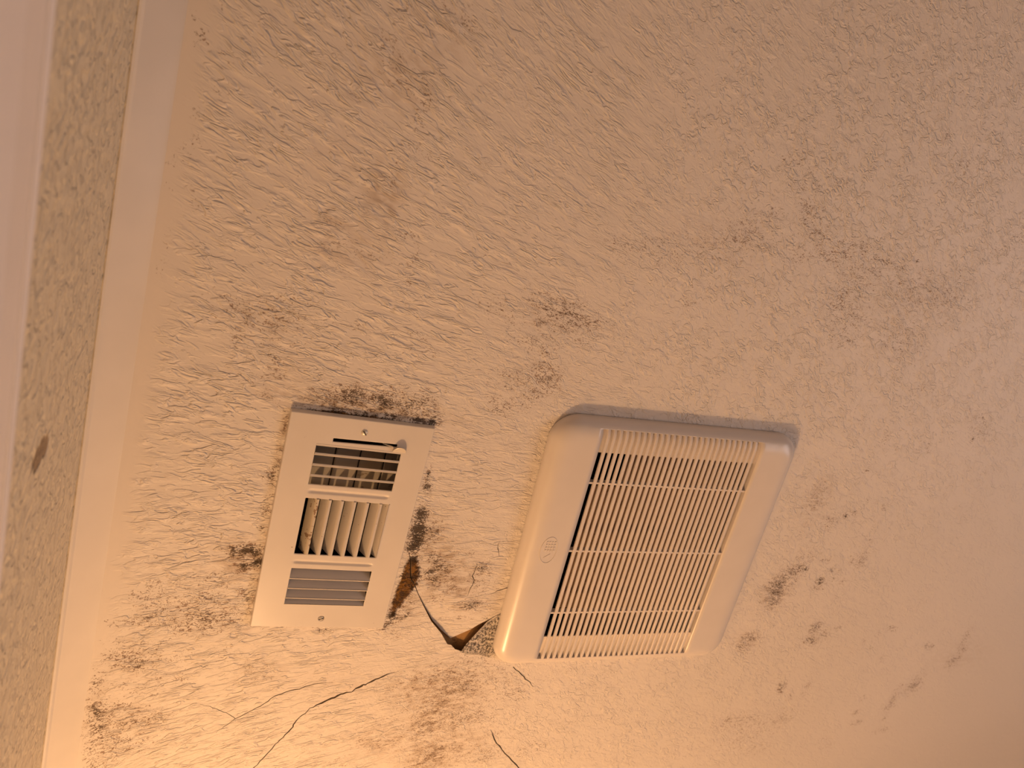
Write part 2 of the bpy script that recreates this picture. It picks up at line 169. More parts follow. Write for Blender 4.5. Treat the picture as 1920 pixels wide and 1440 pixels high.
class MB:
    """collects shapes into one mesh"""
    def __init__(s): s.v = []; s.f = []
    def add(s, v, f):
        n = len(s.v); s.v += [tuple(p) for p in v]; s.f += [tuple(i + n for i in q) for q in f]
    def box(s, x0, x1, y0, y1, z0, z1):
        s.add([(x0,y0,z0),(x1,y0,z0),(x1,y1,z0),(x0,y1,z0),(x0,y0,z1),(x1,y0,z1),(x1,y1,z1),(x0,y1,z1)],
              [(3,2,1,0),(4,5,6,7),(0,1,5,4),(1,2,6,5),(2,3,7,6),(3,0,4,7)])
    def prism(s, prof, axis, a0, a1):
        """closed 2D profile swept along an axis; prof in the two other axes (order x,y,z)"""
        n = len(prof)
        def put(p, a):
            if axis == 'x': return (a, p[0], p[1])
            if axis == 'y': return (p[0], a, p[1])
            return (p[0], p[1], a)
        s.add([put(p, a0) for p in prof] + [put(p, a1) for p in prof],
              [tuple(range(n))[::-1], tuple(range(n, 2*n))] + [(i, (i+1) % n, n + (i+1) % n, n + i) for i in range(n)])
    def rings(s, rings, cap0=True, cap1=True):
        n = len(rings[0]); v = []; f = []
        for r in rings: v += r
        for k in range(len(rings) - 1):
            for i in range(n):
                j = (i + 1) % n
                f.append((k*n+i, k*n+j, (k+1)*n+j, (k+1)*n+i))
        if cap0: f.append(tuple(range(n))[::-1])
        if cap1: f.append(tuple(range((len(rings)-1)*n, len(rings)*n)))
        s.add(v, f)
    def lathe(s, prof, cx, cy, n=24):
        s.rings([[(cx + r*math.cos(2*math.pi*i/n), cy + r*math.sin(2*math.pi*i/n), z) for i in range(n)] for r, z in prof])
    def obj(s, name, mats, parent=None, **kw): 
        o = mesh_obj(name, s.v, s.f, mats, parent, **kw)
        bm = bmesh.new(); bm.from_mesh(o.data); bmesh.ops.recalc_face_normals(bm, faces=bm.faces); bm.to_mesh(o.data); bm.free()
        return o

class NT:
    """small node-graph writer"""
    def __init__(s, name):
        s.mat = bpy.data.materials.new(name); s.mat.use_nodes = True
        s.t = s.mat.node_tree; s.bsdf = s.t.nodes['Principled BSDF']
    def node(s, typ, **kw):
        n = s.t.nodes.new(typ)
        for k, v in kw.items(): setattr(n, k, v)
        return n
    def put(s, sock, v):
        if hasattr(v, 'is_output') or isinstance(v, bpy.types.NodeSocket): s.t.links.new(v, sock)
        elif isinstance(v, (tuple, list)) and sock.type == 'RGBA' and len(v) == 3: sock.default_value = (*v, 1)
        else: sock.default_value = v
    def m(s, op, a, b=None, c=None, clamp=False):
        n = s.node('ShaderNodeMath', operation=op, use_clamp=clamp)
        for i, v in enumerate((a, b, c)):
            if v is not None: s.put(n.inputs[i], v)
        return n.outputs[0]
    def step(s, x, a, b):
        n = s.node('ShaderNodeMapRange', interpolation_type='SMOOTHSTEP', clamp=True)
        s.put(n.inputs[0], x); s.put(n.inputs[1], a); s.put(n.inputs[2], b); n.inputs[3].default_value = 0; n.inputs[4].default_value = 1
        return n.outputs[0]
    def vec(s, x, y, z):
        n = s.node('ShaderNodeCombineXYZ')
        for i, v in enumerate((x, y, z)): s.put(n.inputs[i], v)
        return n.outputs[0]
    def noise(s, v, scale=1.0, detail=2.0, rough=.5, dist=0.0, lac=2.0):
        n = s.node('ShaderNodeTexNoise'); n.noise_dimensions = '3D'
        s.put(n.inputs['Vector'], v)
        for k, val in (('Scale', scale), ('Detail', detail), ('Roughness', rough), ('Distortion', dist), ('Lacunarity', lac)): s.put(n.inputs[k], val)
        return n.outputs[0]
    def mixf(s, f, a, b):
        n = s.node('ShaderNodeMix', data_type='FLOAT'); s.put(n.inputs[0], f); s.put(n.inputs[2], a); s.put(n.inputs[3], b)
        return n.outputs[0]
    def mixc(s, f, a, b, blend='MIX'):
        n = s.node('ShaderNodeMix', data_type='RGBA', blend_type=blend)
        s.put(n.inputs[0], f); s.put(n.inputs[6], a); s.put(n.inputs[7], b)
        return n.outputs[2]
    def pos(s):
        g = s.node('ShaderNodeNewGeometry'); x = s.node('ShaderNodeSeparateXYZ'); s.t.links.new(g.outputs['Position'], x.inputs[0])
        return x.outputs
    def obj_pos(s):
        g = s.node('ShaderNodeTexCoord'); x = s.node('ShaderNodeSeparateXYZ'); s.t.links.new(g.outputs['Object'], x.inputs[0])
        return g.outputs['Object'], x.outputs
    def bump(s, h, strength=1.0):
        n = s.node('ShaderNodeBump'); n.inputs['Strength'].default_value = strength; n.inputs['Distance'].default_value = 1.0
        s.put(n.inputs['Height'], h); s.t.links.new(n.outputs[0], s.bsdf.inputs['Normal'])
    def out(s, col, rough=.5, spec=.5, metal=0.0):
        s.put(s.bsdf.inputs['Base Color'], col); s.put(s.bsdf.inputs['Roughness'], rough)
        s.bsdf.inputs['Specular IOR Level'].default_value = spec; s.put(s.bsdf.inputs['Metallic'], metal)
        return s.mat

PAINT = (0.835, 0.762, 0.695)

def ceiling_material():
    n = NT('trowelled_ceiling_paint')
    x, y, z = n.pos()
    at = n.node('ShaderNodeAttribute', attribute_name='stain_shade')
    sp = n.node('ShaderNodeSeparateColor'); n.t.links.new(at.outputs['Color'], sp.inputs[0])
    mold, rust, haze_shade = sp.outputs; grit = at.outputs['Alpha']
    # trowel strokes: long ridges that swing round across the ceiling, shorter and finer to the right
    xc = n.m('MINIMUM', x, .5)
    slope = n.m('SUBTRACT', .40, n.m('MULTIPLY', y, 1.15))
    yy = n.m('SUBTRACT', y, n.m('MULTIPLY', slope, xc))
    zz = n.m('MULTIPLY', z, 60)
    A = n.vec(n.m('MULTIPLY', x, 50), n.m('MULTIPLY', yy, 132), zz)
    B = n.vec(n.m('MULTIPLY', x, 112), n.m('MULTIPLY', n.m('ADD', y, n.m('MULTIPLY', x, -.25)), 140), zz)
    big = n.noise(n.vec(x, y, 0.0), 7.0, 1.0)
    right = n.step(n.m('ADD', x, n.m('MULTIPLY', n.m('SUBTRACT', big, .5), .5)), .12, .55)
    def relief(V, off):
        a = n.noise(V, 1.0, 2.5, .52, .9)
        r = n.m('ABSOLUTE', n.m('SUBTRACT', a, .5))
        ridge = n.m('SUBTRACT', 1.0, n.step(r, 0.0, .125))
        b = n.noise(V, .45, 1.0, .5, 0.0)
        ridge = n.m('MULTIPLY', ridge, n.step(b, .41, .57))
        flat = n.step(a, .54, .63)
        c = n.noise(V, 2.2, 2.0, .55, .4)
        return n.m('ADD', n.m('ADD', n.m('MULTIPLY', flat, .55), n.m('MULTIPLY', ridge, .75)), n.m('MULTIPLY', n.step(c, .52, .66), .16))
    hA = relief(A, 0); hB = relief(B, 3)
    h = n.mixf(right, hA, n.m('MULTIPLY', hB, .72))
    # smoother towards the corner strip and in odd trowelled-off patches, fading out far to the right
    edge = n.step(n.m('ADD', x, n.m('MULTIPLY', n.m('SUBTRACT', n.noise(n.vec(x, y, 0.0), 40.0, 1.0), .5), .03)), -.054, -.026)
    patch = n.step(n.noise(n.vec(x, y, 0.0), 22.0, 2.0), .38, .52)
    fade = n.m('SUBTRACT', 1.0, n.m('MULTIPLY', n.step(n.m('ADD', x, n.m('MULTIPLY', y, .45)), .65, 1.7), .7))
    amp = n.m('MULTIPLY', n.m('MULTIPLY', edge, n.m('ADD', .5, n.m('MULTIPLY', patch, .5))), fade)
    height = n.m('MULTIPLY', n.m('MULTIPLY', h, amp), .0016)
    # mould flecks
    F = n.vec(n.m('MULTIPLY', x, 270), n.m('MULTIPLY', yy, 370), n.m('MULTIPLY', z, 200))
    f1 = n.noise(F, 1.0, 3.0, .62, 1.5)
    f2 = n.noise(F, .26, 2.0, .5, .3)
    f = n.m('ADD', n.m('MULTIPLY', f1, .84), n.m('MULTIPLY', f2, .16))
    f = n.m('SUBTRACT', f, n.m('MULTIPLY', n.m('SUBTRACT', h, .5), .05))
    thr = n.m('SUBTRACT', n.m('SUBTRACT', .674, n.m('MULTIPLY', mold, .215)), n.m('MULTIPLY', n.step(mold, .74, 1.0), .085))
    fleck = n.m('MULTIPLY', n.step(f, thr, n.m('ADD', thr, .03)), n.step(mold, .03, .22))
    fleck = n.m('MULTIPLY', fleck, n.m('ADD', .62, n.m('MULTIPLY', mold, .38)))
    tone = n.noise(n.vec(x, y, 0.0), 2.5, 2.0)
    paint = n.mixc(n.step(tone, .3, .7), PAINT, (.80, .73, .66))
    hz = n.m('MULTIPLY', n.m('MULTIPLY', haze_shade, .85), n.m('ADD', .2, n.m('MULTIPLY', n.step(f2, .38, .62), .9)), clamp=True)
    col = n.mixc(hz, paint, (.40, .27, .16))
    rn = n.noise(n.vec(n.m('MULTIPLY', x, 260), n.m('MULTIPLY', y, 260), 0.0), .6, 4.0, .65, 1.6)
    rustc = n.mixc(n.step(rn, .40, .60), (.25, .115, .02), (.042, .021, .008))
    rm = n.m('MULTIPLY', n.step(n.m('ADD', rust, n.m('MULTIPLY', n.m('SUBTRACT', rn, .5), .9)), .35, .6), n.step(rust, .08, .25))
    col = n.mixc(rm, col, rustc)
    gn = n.noise(n.vec(n.m('MULTIPLY', x, 330), n.m('MULTIPLY', y, 260), 0.0), 1.0, 3.0, .65)
    gcol = n.mixc(n.step(gn, .43, .56), (.06, .05, .045), (.66, .60, .54))
    gm = n.step(n.m('ADD', grit, n.m('MULTIPLY', n.m('SUBTRACT', f1, .5), .8)), .35, .55)
    col = n.mixc(n.m('MULTIPLY', gm, .9), col, gcol)
    darkc = n.mixc(n.step(n.m('ADD', mold, n.m('MULTIPLY', n.m('SUBTRACT', f2, .5), .5)), .5, .9), (.26, .148, .088), (.04, .022, .011))
    col = n.mixc(n.m('MULTIPLY', fleck, .93), col, darkc)
    height = n.m('ADD', height, n.m('MULTIPLY', n.m('MULTIPLY', gm, gn), .0016))
    height = n.m('ADD', height, n.m('MULTIPLY', fleck, .00018))
    height = n.m('ADD', height, n.m('MULTIPLY', rm, n.m('MULTIPLY', rn, .0015)))
    n.bump(height, 1.0)
    # bump height grows out of the surface (downwards here), so ridges stand proud
    return n.out(col, n.mixf(n.m('MAXIMUM', fleck, rm), .48, .9), .35)

def wall_material():
    n = NT('trowelled_wall_paint')
    x, y, z = n.pos()
    V = n.vec(n.m('MULTIPLY', x, 100), n.m('MULTIPLY', y, 62), n.m('MULTIPLY', n.m('ADD', z, n.m('MULTIPLY', y, .30)), 95))
    a = n.noise(V, 1.0, 2.0, .5, .6)
    c = n.noise(V, 2.3, 2.0, .5, .4)
    # one chip where the plaster is gouged
    dy = n.m('DIVIDE', n.m('SUBTRACT', y, .272), .0125); dz = n.m('DIVIDE', n.m('SUBTRACT', z, CEIL - CAM_DROP + .490), .023)
    d = n.m('ADD', n.m('MULTIPLY', dy, dy), n.m('MULTIPLY', dz, dz))
    d = n.m('ADD', d, n.m('MULTIPLY', n.m('SUBTRACT', a, .5), 1.8))
    chip = n.m('SUBTRACT', 1.0, n.step(d, .45, .85))
    h = n.m('ADD', n.m('MULTIPLY', n.step(a, .40, .56), .0022), n.m('MULTIPLY', n.step(c, .48, .66), .0008))
    h = n.m('SUBTRACT', h, n.m('MULTIPLY', chip, .003))
    n.bump(h, 1.0)
    col = n.mixc(chip, (.82, .735, .57), (.36, .26, .17))
    return n.out(col, .5, .35)

def plain(name, col, rough=.5, spec=.5, metal=0.0, speck=0.0, speck_col=(.12, .06, .025), scale=90.0, thr=.70, grain=0.0):
    n = NT(name)
    o, _ = n.obj_pos()
    a = n.noise(o, 22.0, 2.0)
    c = n.mixc(n.step(a, .3, .7), col, tuple(v * .965 for v in col))
    if speck:
        b = n.noise(o, scale, 2.0, .55); d = n.noise(o, scale * .12, 1.0)
        k = n.m('MULTIPLY', n.step(n.m('ADD', b, n.m('MULTIPLY', n.m('SUBTRACT', d, .5), .35)), thr, thr + .04), speck)
        c = n.mixc(k, c, speck_col)
    if grain: n.bump(n.m('MULTIPLY', n.noise(o, 700.0, 2.0), grain))
    return n.out(c, rough, spec, metal)

M_CEIL = ceiling_material()
M_WALL = wall_material()
M_TRIM = plain('gloss_trim_paint', (.83, .765, .69), .42, .4)
M_GYPSUM = plain('broken_gypsum', (.42, .36, .29), .9, .2, grain=.0006)
M_WOOD = plain('joist_wood', (.46, .27, .12), .8, .2, speck=.5, speck_col=(.12, .06, .03), scale=60, grain=.0005)
M_REG = plain('register_enamel', (.81, .745, .675), .30, .5, speck=.8, scale=170, thr=.765)
M_FIN = plain('louver_enamel', (.75, .685, .61), .36, .45, speck=.8, scale=260, thr=.745)
M_RUSTFIN = plain('rust_stained_enamel', (.70, .61, .48), .45, .4, speck=.7, speck_col=(.22, .09, .02), scale=150, thr=.60)
M_DAMP = plain('damper_steel', (.46, .41, .34), .5, .4, speck=.5, scale=100, thr=.72)
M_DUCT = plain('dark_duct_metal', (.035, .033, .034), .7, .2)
M_SCREW = plain('painted_screw', (.78, .72, .62), .28, .6, metal=.2)
M_FAN = plain('fan_cover_plastic', (.80, .735, .685), .27, .5)
M_PLATE = plain('dusty_fan_plate', (.33, .22, .14), .85, .25, speck=.6, speck_col=(.13, .08, .045), scale=140, thr=.62)
M_FLOOR = plain('floor_vinyl', (.25, .21, .17), .5, .4)
M_ROOM = plain('room_wall_paint', (.43, .375, .335), .6, .3)
M_DOOR = plain('door_paint', (.78, .75, .71), .4, .4)

# ---------------------------------------------------------------- ceiling
def field(P, blobs):
    top = np.zeros(len(P)); keep = np.ones(len(P))
    for cx, cy, sx, sy, s in blobs:
        d = ((P[:, 0]-cx)/(sx*1.05))**2 + ((P[:, 1]-cy)/(sy*1.05))**2
        g = s*np.exp(-d**1.2*.7)
        top = np.maximum(top, g); keep *= 1 - g
    return top*.58 + (1 - keep)*.42

def paint_stains_shade(me):
    P = np.empty(len(me.vertices)*3); me.vertices.foreach_get('co', P); P = P.reshape(-1, 3)
    a = me.attributes.new('stain_shade', 'FLOAT_COLOR', 'POINT')
    d = np.stack([field(P, MOLD), field(P, RUST), field(P, HAZE_SHADE), field(P, GRIT)], 1)
    a.data.foreach_set('color', d.ravel())

def ccw(poly):
    a = sum(p[0]*q[1] - q[0]*p[1] for p, q in zip(poly, poly[1:] + poly[:1]))
    return list(poly) if a > 0 else list(poly)[::-1]

def ribbon(pl):
    """crack centre line (x, y, width) -> closed outline with a slightly ragged edge"""
    L = []; Rr = []
    rnd = random.Random(int(pl[0][0]*1e5))
    pts = []
    for a, b in zip(pl, pl[1:]):
        for k in range(3):
            t = k/3; j = .0006 if k else 0.0002
            pts.append((a[0]+(b[0]-a[0])*t + rnd.uniform(-j, j)*1.6, a[1]+(b[1]-a[1])*t + rnd.uniform(-j, j)*1.6, (a[2]+(b[2]-a[2])*t)*rnd.uniform(.75, 1.15)))
    pts.append(pl[-1])
    for i, (x, y, w) in enumerate(pts):
        p, q = pts[max(0, i-1)], pts[min(len(pts)-1, i+1)]
        t = Vector((q[0]-p[0], q[1]-p[1])).normalized(); nrm = Vector((-t.y, t.x))
        L.append((x + nrm.x*w/2, y + nrm.y*w/2)); Rr.append((x - nrm.x*w/2, y - nrm.y*w/2))
    return L + Rr[::-1]

REG = (0.15558, 0.42224, -0.02556)
FAN = (0.53411, 0.41242, -0.07164)
def place(f, x, y):
    c, s = math.cos(f[2]), math.sin(f[2])
    return (f[0] + x*c - y*s, f[1] + x*s + y*c)
REG_HOLE = [place(REG, *q) for q in ((-.051, -.106), (.051, -.106), (.051, .103), (-.051, .103))]
FAN_HOLE = [place(FAN, *q) for q in ((-.125, -.142), (.135, -.142), (.135, .146), (-.125, .146))]
X0, X1, Y0, Y1 = -.09, 2.2, -1.25, 1.6
THICK = .0125
RIM = .0088

def build_ceiling():
    g = .006
    xs = np.arange(-.078, 1.75, g); ys = np.arange(-.36, .93, g)
    gx, gy = np.meshgrid(xs, ys)
    rs = np.random.RandomState(3)
    gp = np.stack([gx.ravel(), gy.ravel()], 1) + rs.uniform(-.0005, .0005, (gx.size, 2))
    gp = gp[gp[:, 1] > gp[:, 0]*-.24 - .02*0 - .12]
    gp = gp[gp[:, 0] - gp[:, 1]*.85 < 1.06]
    pts = [Vector(p) for p in gp.tolist()]
    faces = []
    def loop(poly):
        poly = ccw(poly); n = len(pts); pts.extend(Vector(p) for p in poly); faces.append(list(range(n, n+len(poly))))
    loop([(X0, Y0), (X1, Y0), (X1, Y1), (X0, Y1)])
    for c in CRACKS: loop(ribbon(c))
    loop(HOLE); loop(REG_HOLE); loop(FAN_HOLE)
    v, e, f, ov, oe, of = delaunay_2d_cdt(pts, [], faces, 0, 1e-6)
    keep = [tuple(q) for q, o in zip(f, of) if set(o) == {0}]
    bm = bmesh.new()
    bv = [bm.verts.new((p.x, p.y, CEIL)) for p in v]
    for q in keep:
        try: bm.faces.new([bv[i] for i in q])
        except ValueError: pass
    bmesh.ops.delete(bm, geom=[x for x in bm.verts if not x.link_faces], context='VERTS')
    for fc in bm.faces:
        if fc.normal.z > 0: fc.normal_flip()
    bm.normal_update()
    # the broken edges of the board go up through its thickness
    rim = [ed for ed in bm.edges if len(ed.link_faces) == 1]
    up = {}
    HC = (sum(q[0] for q in HOLE)/len(HOLE), sum(q[1] for q in HOLE)/len(HOLE))
    for ed in rim:
        for w in ed.verts:
            if w in up: continue
            ox = oy = 0.0
            dx, dy = w.co.x - HC[0], w.co.y - HC[1]
            if abs(dx) < .08 and abs(dy) < .06 and (w.co.x, w.co.y) and min((w.co.x - q[0])**2 + (w.co.y - q[1])**2 for q in HOLE) < 1e-7:
                L = math.hypot(dx, dy); ox, oy = dx/L*.012, dy/L*.012      # torn board is undercut
            up[w] = bm.verts.new((w.co.x + ox, w.co.y + oy, CEIL + RIM))
    for ed in rim:
        a, b = ed.verts
        fc = bm.faces.new((a, b, up[b], up[a])); fc.material_index = 1
    bmesh.ops.recalc_face_normals(bm, faces=[q for q in bm.faces if q.material_index == 1])
    me = bpy.data.meshes.new('ceiling'); bm.to_mesh(me); bm.free()
    me.materials.append(M_CEIL); me.materials.append(M_GYPSUM)
    paint_stains_shade(me)
    o = bpy.data.objects.new('ceiling', me); COL.objects.link(o)
    return tag(o, kind='structure')
build_ceiling()

def build_flap():
    ol = [Vector(p[:2]) for p in FLAP]
    # plane heights interpolated from the outline: flush along the hinge, pushed up at the tip
    tip = Vector(FLAP[6][:2]); h0 = Vector(FLAP[0][:2]); h1 = Vector(FLAP[11][:2])
    ax = (h1 - h0).normalized(); nx = Vector((-ax.y, ax.x))
    if (tip - h0).dot(nx) < 0: nx = -nx
    D = (tip - h0).dot(nx)
    def height(p):
        t = max(0.0, (Vector(p) - h0).dot(nx)) / D
        return .0003 + .0072 * t**1.5
    rs = np.random.RandomState(5)
    pts = ccw(ol)
    for gx in np.arange(.25, .38, .003):
        for gy in np.arange(.48, .58, .003): pts.append(Vector((gx + rs.uniform(-3e-4, 3e-4), gy + rs.uniform(-3e-4, 3e-4))))
    v, e, f, ov, oe, of = delaunay_2d_cdt(pts, [], [list(range(len(ol)))], 0, 1e-6)
    bm = bmesh.new()
    lo = [bm.verts.new((p.x, p.y, CEIL + height(p))) for p in v]
    for q, o in zip(f, of):
        if o: bm.faces.new([lo[i] for i in q])
    bmesh.ops.delete(bm, geom=[x for x in bm.verts if not x.link_faces], context='VERTS')
    for fc in bm.faces:
        if fc.normal.z > 0: fc.normal_flip()
    rim = [ed for ed in bm.edges if len(ed.link_faces) == 1]
    up = {}
    for ed in rim:
        for w in ed.verts:
            if w not in up: up[w] = bm.verts.new((w.co.x, w.co.y, w.co.z + .0012))
    for ed in rim:
        a, b = ed.verts
        fc = bm.faces.new((a, b, up[b], up[a])); fc.material_index = 1
    bmesh.ops.recalc_face_normals(bm, faces=[q for q in bm.faces if q.material_index == 1])
    me = bpy.data.meshes.new('drywall_flap'); bm.to_mesh(me); bm.free()
    me.materials.append(M_CEIL); me.materials.append(M_GYPSUM)
    paint_stains_shade(me)
    o = bpy.data.objects.new('drywall_flap', me); COL.objects.link(o)
    tag(o, 'cracked pointed flap of mouldy ceiling board pushed up between the vent and the fan cover', 'ceiling board')
build_flap()

# timber above the broken board, and an added backing over the cracks
b = MB(); b.box(.218, .418, .40, .598, CEIL + RIM + .0007, CEIL + .13)
tag(b.obj('joist_backing', M_WOOD), kind='structure')
b = MB(); b.box(-.02, .52, .600, .86, CEIL + THICK + .012, CEIL + .13)  # unseen dark block, added so no light leaks through the cracks
tag(b.obj('joist_backing', M_DUCT), kind='structure')

# ---------------------------------------------------------------- walls, floor, trim
def wall(name, b, m=M_ROOM): return tag(b.obj(name, m), kind='structure')
DOOR_TOP = 2.04
b = MB()
b.box(X0 - .11, X0, Y0, -.62, 0, CEIL + THICK); b.box(X0 - .11, X0, .24, Y1, 0, CEIL + THICK); b.box(X0 - .11, X0, -.62, .24, DOOR_TOP, CEIL + THICK)
wall('wall_left', b, M_WALL)
b = MB(); b.box(X0 - .11, X1 + .11, Y1, Y1 + .11, 0, CEIL + THICK); wall('wall_front', b)
b = MB(); b.box(X0 - .11, X1 + .11, Y0 - .11, Y0, 0, CEIL + THICK); wall('wall_back', b)
b = MB(); b.box(X1, X1 + .11, Y0, Y1, 0, CEIL + THICK); wall('wall_right', b)
b = MB(); b.box(X0 - .11, X1 + .11, Y0 - .11, Y1 + .11, -.05, 0); wall('floor', b, M_FLOOR)

# smooth strip in the corner of wall and ceiling
prof = [(X0, CEIL + .001), (X0, CEIL - .0215), (X0 + .0012, CEIL - .0225), (X0 + .0030, CEIL - .0218)]
for k in range(1, 17):
    t = k / 16
    prof.append((X0 + .0030 + t*.0290, CEIL + .0006 - .0224*(1 - t)**1.25))
prof.append((X0 + .0330, CEIL + .001))
b = MB(); b.prism(prof, 'y', Y0, Y1)
o = wall('trim_1', b, M_TRIM); o.data.polygons.foreach_set('use_smooth', [len(p.vertices) == 4 and p.normal.z < -.02 and p.center.x > X0 + .004 for p in o.data.polygons])

# moulded white casing over the door, on the left wall
zt = CEIL - CAM_DROP + .352
pr = [(X0, zt), (X0 + .012, zt), (X0 + .0155, zt - .003), (X0 + .0155, zt - .007), (X0 + .0080, zt - .0085), (X0 + .0080, zt - .0135), (X0 + .0150, zt - .018),
      (X0 + .0178, zt - .024), (X0 + .019, zt - .034), (X0 + .0185, zt - .055), (X0 + .015, zt - .075), (X0 + .011, zt - .083), (X0, zt - .085)]
b = MB(); b.prism(pr, 'y', -.72, Y1)
o = wall('trim_2', b, plain('white_casing_paint', (.92, .87, .85), .25, .5)); o.modifiers.new('bevel', 'BEVEL').width = .0012
b = MB(); b.box(X0 - .05, X0 - .01, -.615, .235, .005, DOOR_TOP - .005)
tag(b.obj('door_1', M_DOOR, bevel=.002), kind='structure')

# ---------------------------------------------------------------- supply register (face downwards, local z = 0 at the ceiling, -z into the room)
reg = empty('air_vent', (REG[0], REG[1], CEIL), REG[2])
tag(reg, 'cream metal supply vent with three louvered banks and rusty, mouldy edges', 'air vent')
FZ = -.006
def face_plate():
    W, H = .0723, .1278                     # half sizes of the flat face
    holes = [(-.0428, .0436, -.0950, -.0503), (-.0425, .0444, -.0340, .0335), (-.0420, .0434, .0516, .0974), (-.0276, .0376, -.1042, -.1003)]
    pts = []; faces = []
    def loop(p):
        n = len(pts); pts.extend(Vector(q) for q in p); faces.append(list(range(n, n + len(p))))
    loop([(-W, -H), (W, -H), (W, H), (-W, H)])
    for i, (a, b_, c, d) in enumerate(holes):
        sk = -.0008 if i == 3 else 0
        loop([(a, c), (b_, c + sk), (b_, d + sk*2), (a, d)])
    circ = [(.0004 + .0033*math.cos(t*math.pi/10), .1158 + .0033*math.sin(t*math.pi/10)) for t in range(20)]
    loop(circ)
    emb = (-.0432, -.0407)
    # pressed grooves between the banks
    grooves = [(-.0425, .0062), (.0432, .0056)]
    xs = list(np.linspace(-.045, .045, 31)); extra = []
    for gy, gw in grooves:
        for k in np.linspace(-gw*.62, gw*.62, 9):
            for q in np.linspace(-.0445, .0445, 41): extra.append(Vector((q, gy + k)))
    n0 = len(pts); pts.extend(extra)
    v, e, f, ov, oe, of = delaunay_2d_cdt(pts, [], faces, 0, 1e-6)
    bm = bmesh.new()
    def zf(p):
        z = FZ
        for gy, gw in grooves:
            dx = max(0.0, abs(p.x) - .0385)
            d = math.hypot((p.y - gy)/(gw*.5), dx/.004)
            if d < 1: z += .0017 * (math.cos(d*math.pi)*.5 + .5)
        return z
    bv = [bm.verts.new((p.x, p.y, zf(p))) for p in v]
    for q, o in zip(f, of):
        if set(o) == {0}: bm.faces.new([bv[i] for i in q])
    bmesh.ops.delete(bm, geom=[x for x in bm.verts if not x.link_faces], context='VERTS')
    for fc in bm.faces:
        if fc.normal.z > 0: fc.normal_flip()
    for ed in [ed for ed in bm.edges if len(ed.link_faces) == 1]:
        pass
    rim = [ed for ed in bm.edges if len(ed.link_faces) == 1]
    up = {}
    def outer(w): return abs(abs(w.co.x) - W) < 1e-5 or abs(abs(w.co.y) - H) < 1e-5
    for ed in rim:
        for w in ed.verts:
            if w in up: continue
            if outer(w):      # bent flange back to the ceiling
                sx = math.copysign(.0005, w.co.x) if abs(abs(w.co.x) - W) < 1e-5 else 0
                sy = math.copysign(.0012, w.co.y) if abs(abs(w.co.y) - H) < 1e-5 else 0
                up[w] = bm.verts.new((w.co.x + sx, w.co.y + sy, -.0006))
            else:
                up[w] = bm.verts.new((w.co.x, w.co.y, w.co.z + .0011))
    for ed in rim:
        a, b_ = ed.verts
        bm.faces.new((a, b_, up[b_], up[a]))
    bmesh.ops.recalc_face_normals(bm, faces=bm.faces)
    if sum(fc.normal.z*fc.calc_area() for fc in bm.faces) > 0:
        bmesh.ops.reverse_faces(bm, faces=bm.faces)
    me = bpy.data.meshes.new('face_plate'); bm.to_mesh(me); bm.free(); me.materials.append(M_REG)
    for p in me.polygons: p.use_smooth = any(abs(p.center.y - gy) < gw*.7 and abs(p.center.x) < .0446 for gy, gw in grooves) and abs(p.normal.z) > .5
    o = bpy.data.objects.new('face_plate', me); COL.objects.link(o); o.parent = reg
    bv_ = o.modifiers.new('bevel', 'BEVEL'); bv_.width = .0007; bv_.segments = 2; bv_.limit_method = 'ANGLE'; bv_.angle_limit = math.radians(50)
face_plate()

def blade(mb, axis, a0, a1, c, front, lean, depth, lip, th=.0009):
    """curved louver: starts at the face at coordinate c (lip wide), sweeps back by `lean` over `depth`"""
    prof = []
    s = 1 if lean > 0 else -1
    path = [(c - s*lip, front), (c - s*lip*.15, front - .0006), (c + s*lip*.3, front + .0006)]
    for k in range(1, 7):
        t = k/6
        path.append((c + s*lip*.3 + (lean - s*lip*.3) * t**.9, front + .0006 + depth*t))
    L = []; Rr = []
    for i, p in enumerate(path):
        q0, q1 = path[max(0, i-1)], path[min(len(path)-1, i+1)]
        d = Vector((q1[0]-q0[0], q1[1]-q0[1])).normalized(); nn = Vector((-d.y, d.x))*th/2
        L.append((p[0]+nn.x, p[1]+nn.y)); Rr.append((p[0]-nn.x, p[1]-nn.y))
    mb.prism(L + Rr[::-1], axis, a0, a1)

# upper bank: blades lean away so one looks between them at the damper
u = MB()
for k, c in enumerate((-.0849, -.0726, -.0603)):
    blade(u, 'x', -.0428, .0436, c, FZ, .0075, .013, .0017)
u.box(-.0428, .0436, -.0966, -.0945, FZ - .0002, FZ + .0009)
tag(u.obj('louver_bank', M_FIN, reg), 'upper bank of level louvers, open to the damper behind')
u = MB()
for c in (-.0186, -.0060, .0070, .0205, .0343):
    blade(u, 'y', -.0340, .0335, c, FZ, -.0064, .0120, .0025)
blade(u, 'y', -.0340, .0335, .0444, FZ, -.0074, .0120, .0006)
tag(u.obj('louver_bank', M_FIN, reg), 'middle bank of upright louvers')
u = MB()
for c in (.0637, .0762, .0888):
    blade(u, 'x', -.0420, .0434, c, FZ, -.0118, .0105, .0009)
blade(u, 'x', -.0420, .0434, .0974, FZ, -.0095, .0105, .0003)
tag(u.obj('louver_bank', M_FIN, reg), 'lower bank of level louvers, closed to view')
u = MB()
blade(u, 'y', -.0340, .0335, -.0311, FZ, -.0064, .0120, .0025)
tag(u.obj('louver', M_RUSTFIN, reg), 'rust-stained first upright louver')
# triangular end gussets of the middle bank
# damper: upright blades behind the upper bank
for k in range(4):
    x = -.0445 + k*.0262 
    d = MB(); d.prism([(x, .0165), (x + .0012, .0158), (x + .024, .0168), (x + .0255, .0180), (x + .024, .0178), (x + .0012, .0170)], 'y', -.083, -.034)
    d.obj('damper_blade', M_DAMP, reg)
